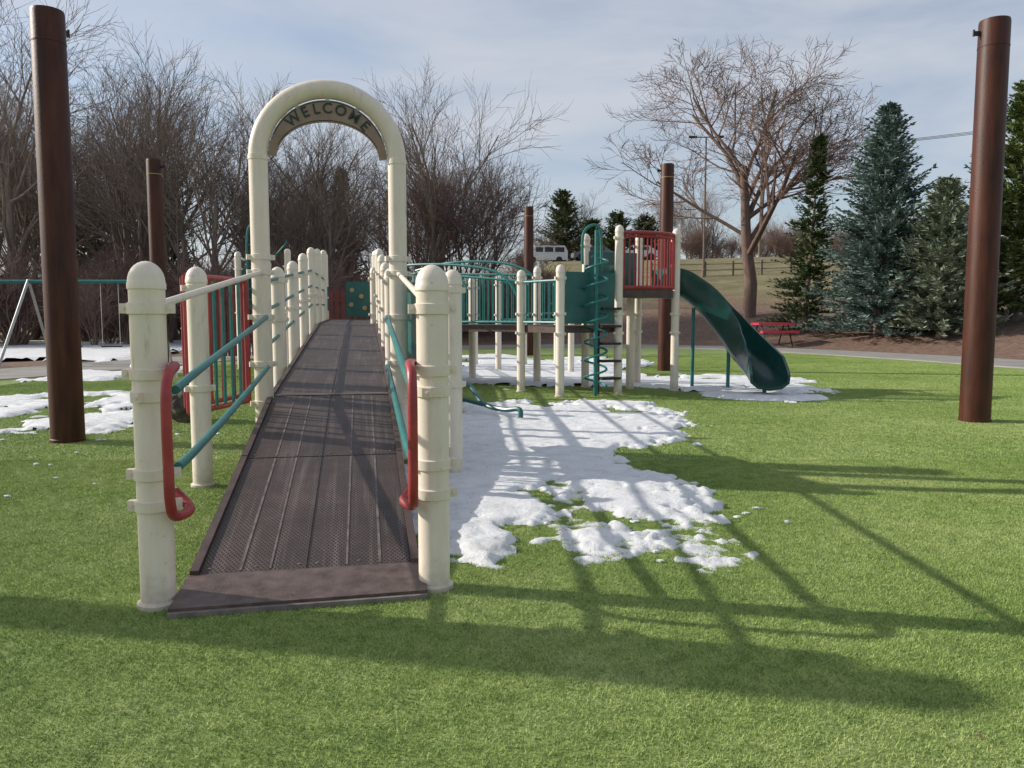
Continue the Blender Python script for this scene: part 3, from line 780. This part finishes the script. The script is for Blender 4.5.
def car(name,x,y,rzv,L,Wd,prof_,win,mat):
    e=empty(name,(x,y,H(x,y)),rzv); mb=MB(); n=len(prof_)
    for yy in(-Wd/2,Wd/2):
        for px,pz in prof_: mb.v.append((px*L-L/2,yy,pz))
    mb.f.append(tuple(range(n))); mb.f.append(tuple(range(n,2*n))[::-1])
    for i in range(n): j=(i+1)%n; mb.f.append((i,j,n+j,n+i))
    mb.obj('body',mat,e,smooth=False); mb=MB()
    for (x0,x1,z0,z1) in win:
        for s in(-1,1): mb.box(((x0+x1)/2*L-L/2,s*(Wd/2+.005),(z0+z1)/2),((x1-x0)*L,.02,z1-z0))
    mb.obj('windows',GLASS,e,smooth=False); mb=MB()
    for wx in(.18,.8):
        for s in(-1,1): mb.tube([(wx*L-L/2,s*(Wd/2-.18),.33),(wx*L-L/2,s*(Wd/2+.02),.33)],.33,16)
    mb.obj('wheels',BLACK,e)
vanp=[(0,.3),(0,.85),(.05,1.0),(.16,1.1),(.27,1.7),(.33,1.78),(.93,1.78),(1,1.2),(1,.3)]
carp=[(0,.3),(0,.75),(.2,.9),(.33,1.4),(.75,1.42),(.92,.95),(1,.9),(1,.3)]
car('white_van',3.5,82,.05,4.4,1.9,vanp,[(.25,.42,1.12,1.6),(.46,.66,1.12,1.6),(.7,.92,1.12,1.6)],WHITE)
car('parked_car',8.6,84,.1,4.4,1.75,carp,[(.3,.5,.95,1.32),(.53,.75,.95,1.32)],GREYP)
car('parked_car',13.2,83,-.05,4.4,1.75,carp,[(.3,.5,.95,1.32),(.53,.75,.95,1.32)],WHITE)
car('parked_car',-1.2,84,-.05,4.4,1.75,carp,[(.3,.5,.95,1.32),(.53,.75,.95,1.32)],RED)

# ---------------------------------------------------------------- light, sky, camera
el=R_(27.5); sdir=Vector((-.98,.20,0)).normalized()
sun=bpy.data.lights.new('sun','SUN'); sun.energy=5.0; sun.angle=R_(.55); sun.color=(1,.93,.83)
so=bpy.data.objects.new('sun',sun); scene.collection.objects.link(so)
tosun=Vector((sdir.x*math.cos(el),sdir.y*math.cos(el),math.sin(el)))
so.rotation_euler=tosun.to_track_quat('Z','Y').to_euler()
w=bpy.data.worlds.new('World'); scene.world=w; w.use_nodes=True; nt=w.node_tree
bg=nt.nodes['Background']; sky=N(nt,'ShaderNodeTexSky',sky_type='NISHITA'); sky.sun_disc=False
sky.sun_elevation=el; sky.sun_rotation=math.atan2(sdir.x,sdir.y); sky.air_density=1.0; sky.dust_density=1.3; sky.ozone_density=1.5
tc=N(nt,'ShaderNodeTexCoord'); mp=N(nt,'ShaderNodeMapping'); mp.inputs['Scale'].default_value=(1.0,1.3,4.0); mp.inputs['Rotation'].default_value=(.0,.28,.3)
nt.links.new(tc.outputs['Generated'],mp.inputs[0])
n1=noisen(nt,mp.outputs[0],1.8,9,.58); n1.inputs['Distortion'].default_value=.35
cr=ramp(nt,n1.outputs['Fac'],[(.34,.22),(.64,.88)])
mx=N(nt,'ShaderNodeMix',data_type='RGBA'); nt.links.new(cr.outputs[0],mx.inputs['Factor']); nt.links.new(sky.outputs[0],mx.inputs['A']); mx.inputs['B'].default_value=(4.5,4.7,5.15,1)
nt.links.new(mx.outputs['Result'],bg.inputs['Color']); bg.inputs['Strength'].default_value=.14
cam=bpy.data.cameras.new('camera'); cam.lens=27.42; cam.sensor_width=36; cam.clip_end=3000; cam.clip_start=.05
co=bpy.data.objects.new('camera',cam); scene.collection.objects.link(co); co.location=(0,0,1.2); co.rotation_euler=(R_(90-4.9),0,0)
scene.camera=co
scene.view_settings.view_transform='Standard'; scene.view_settings.look='None'; scene.view_settings.exposure=0
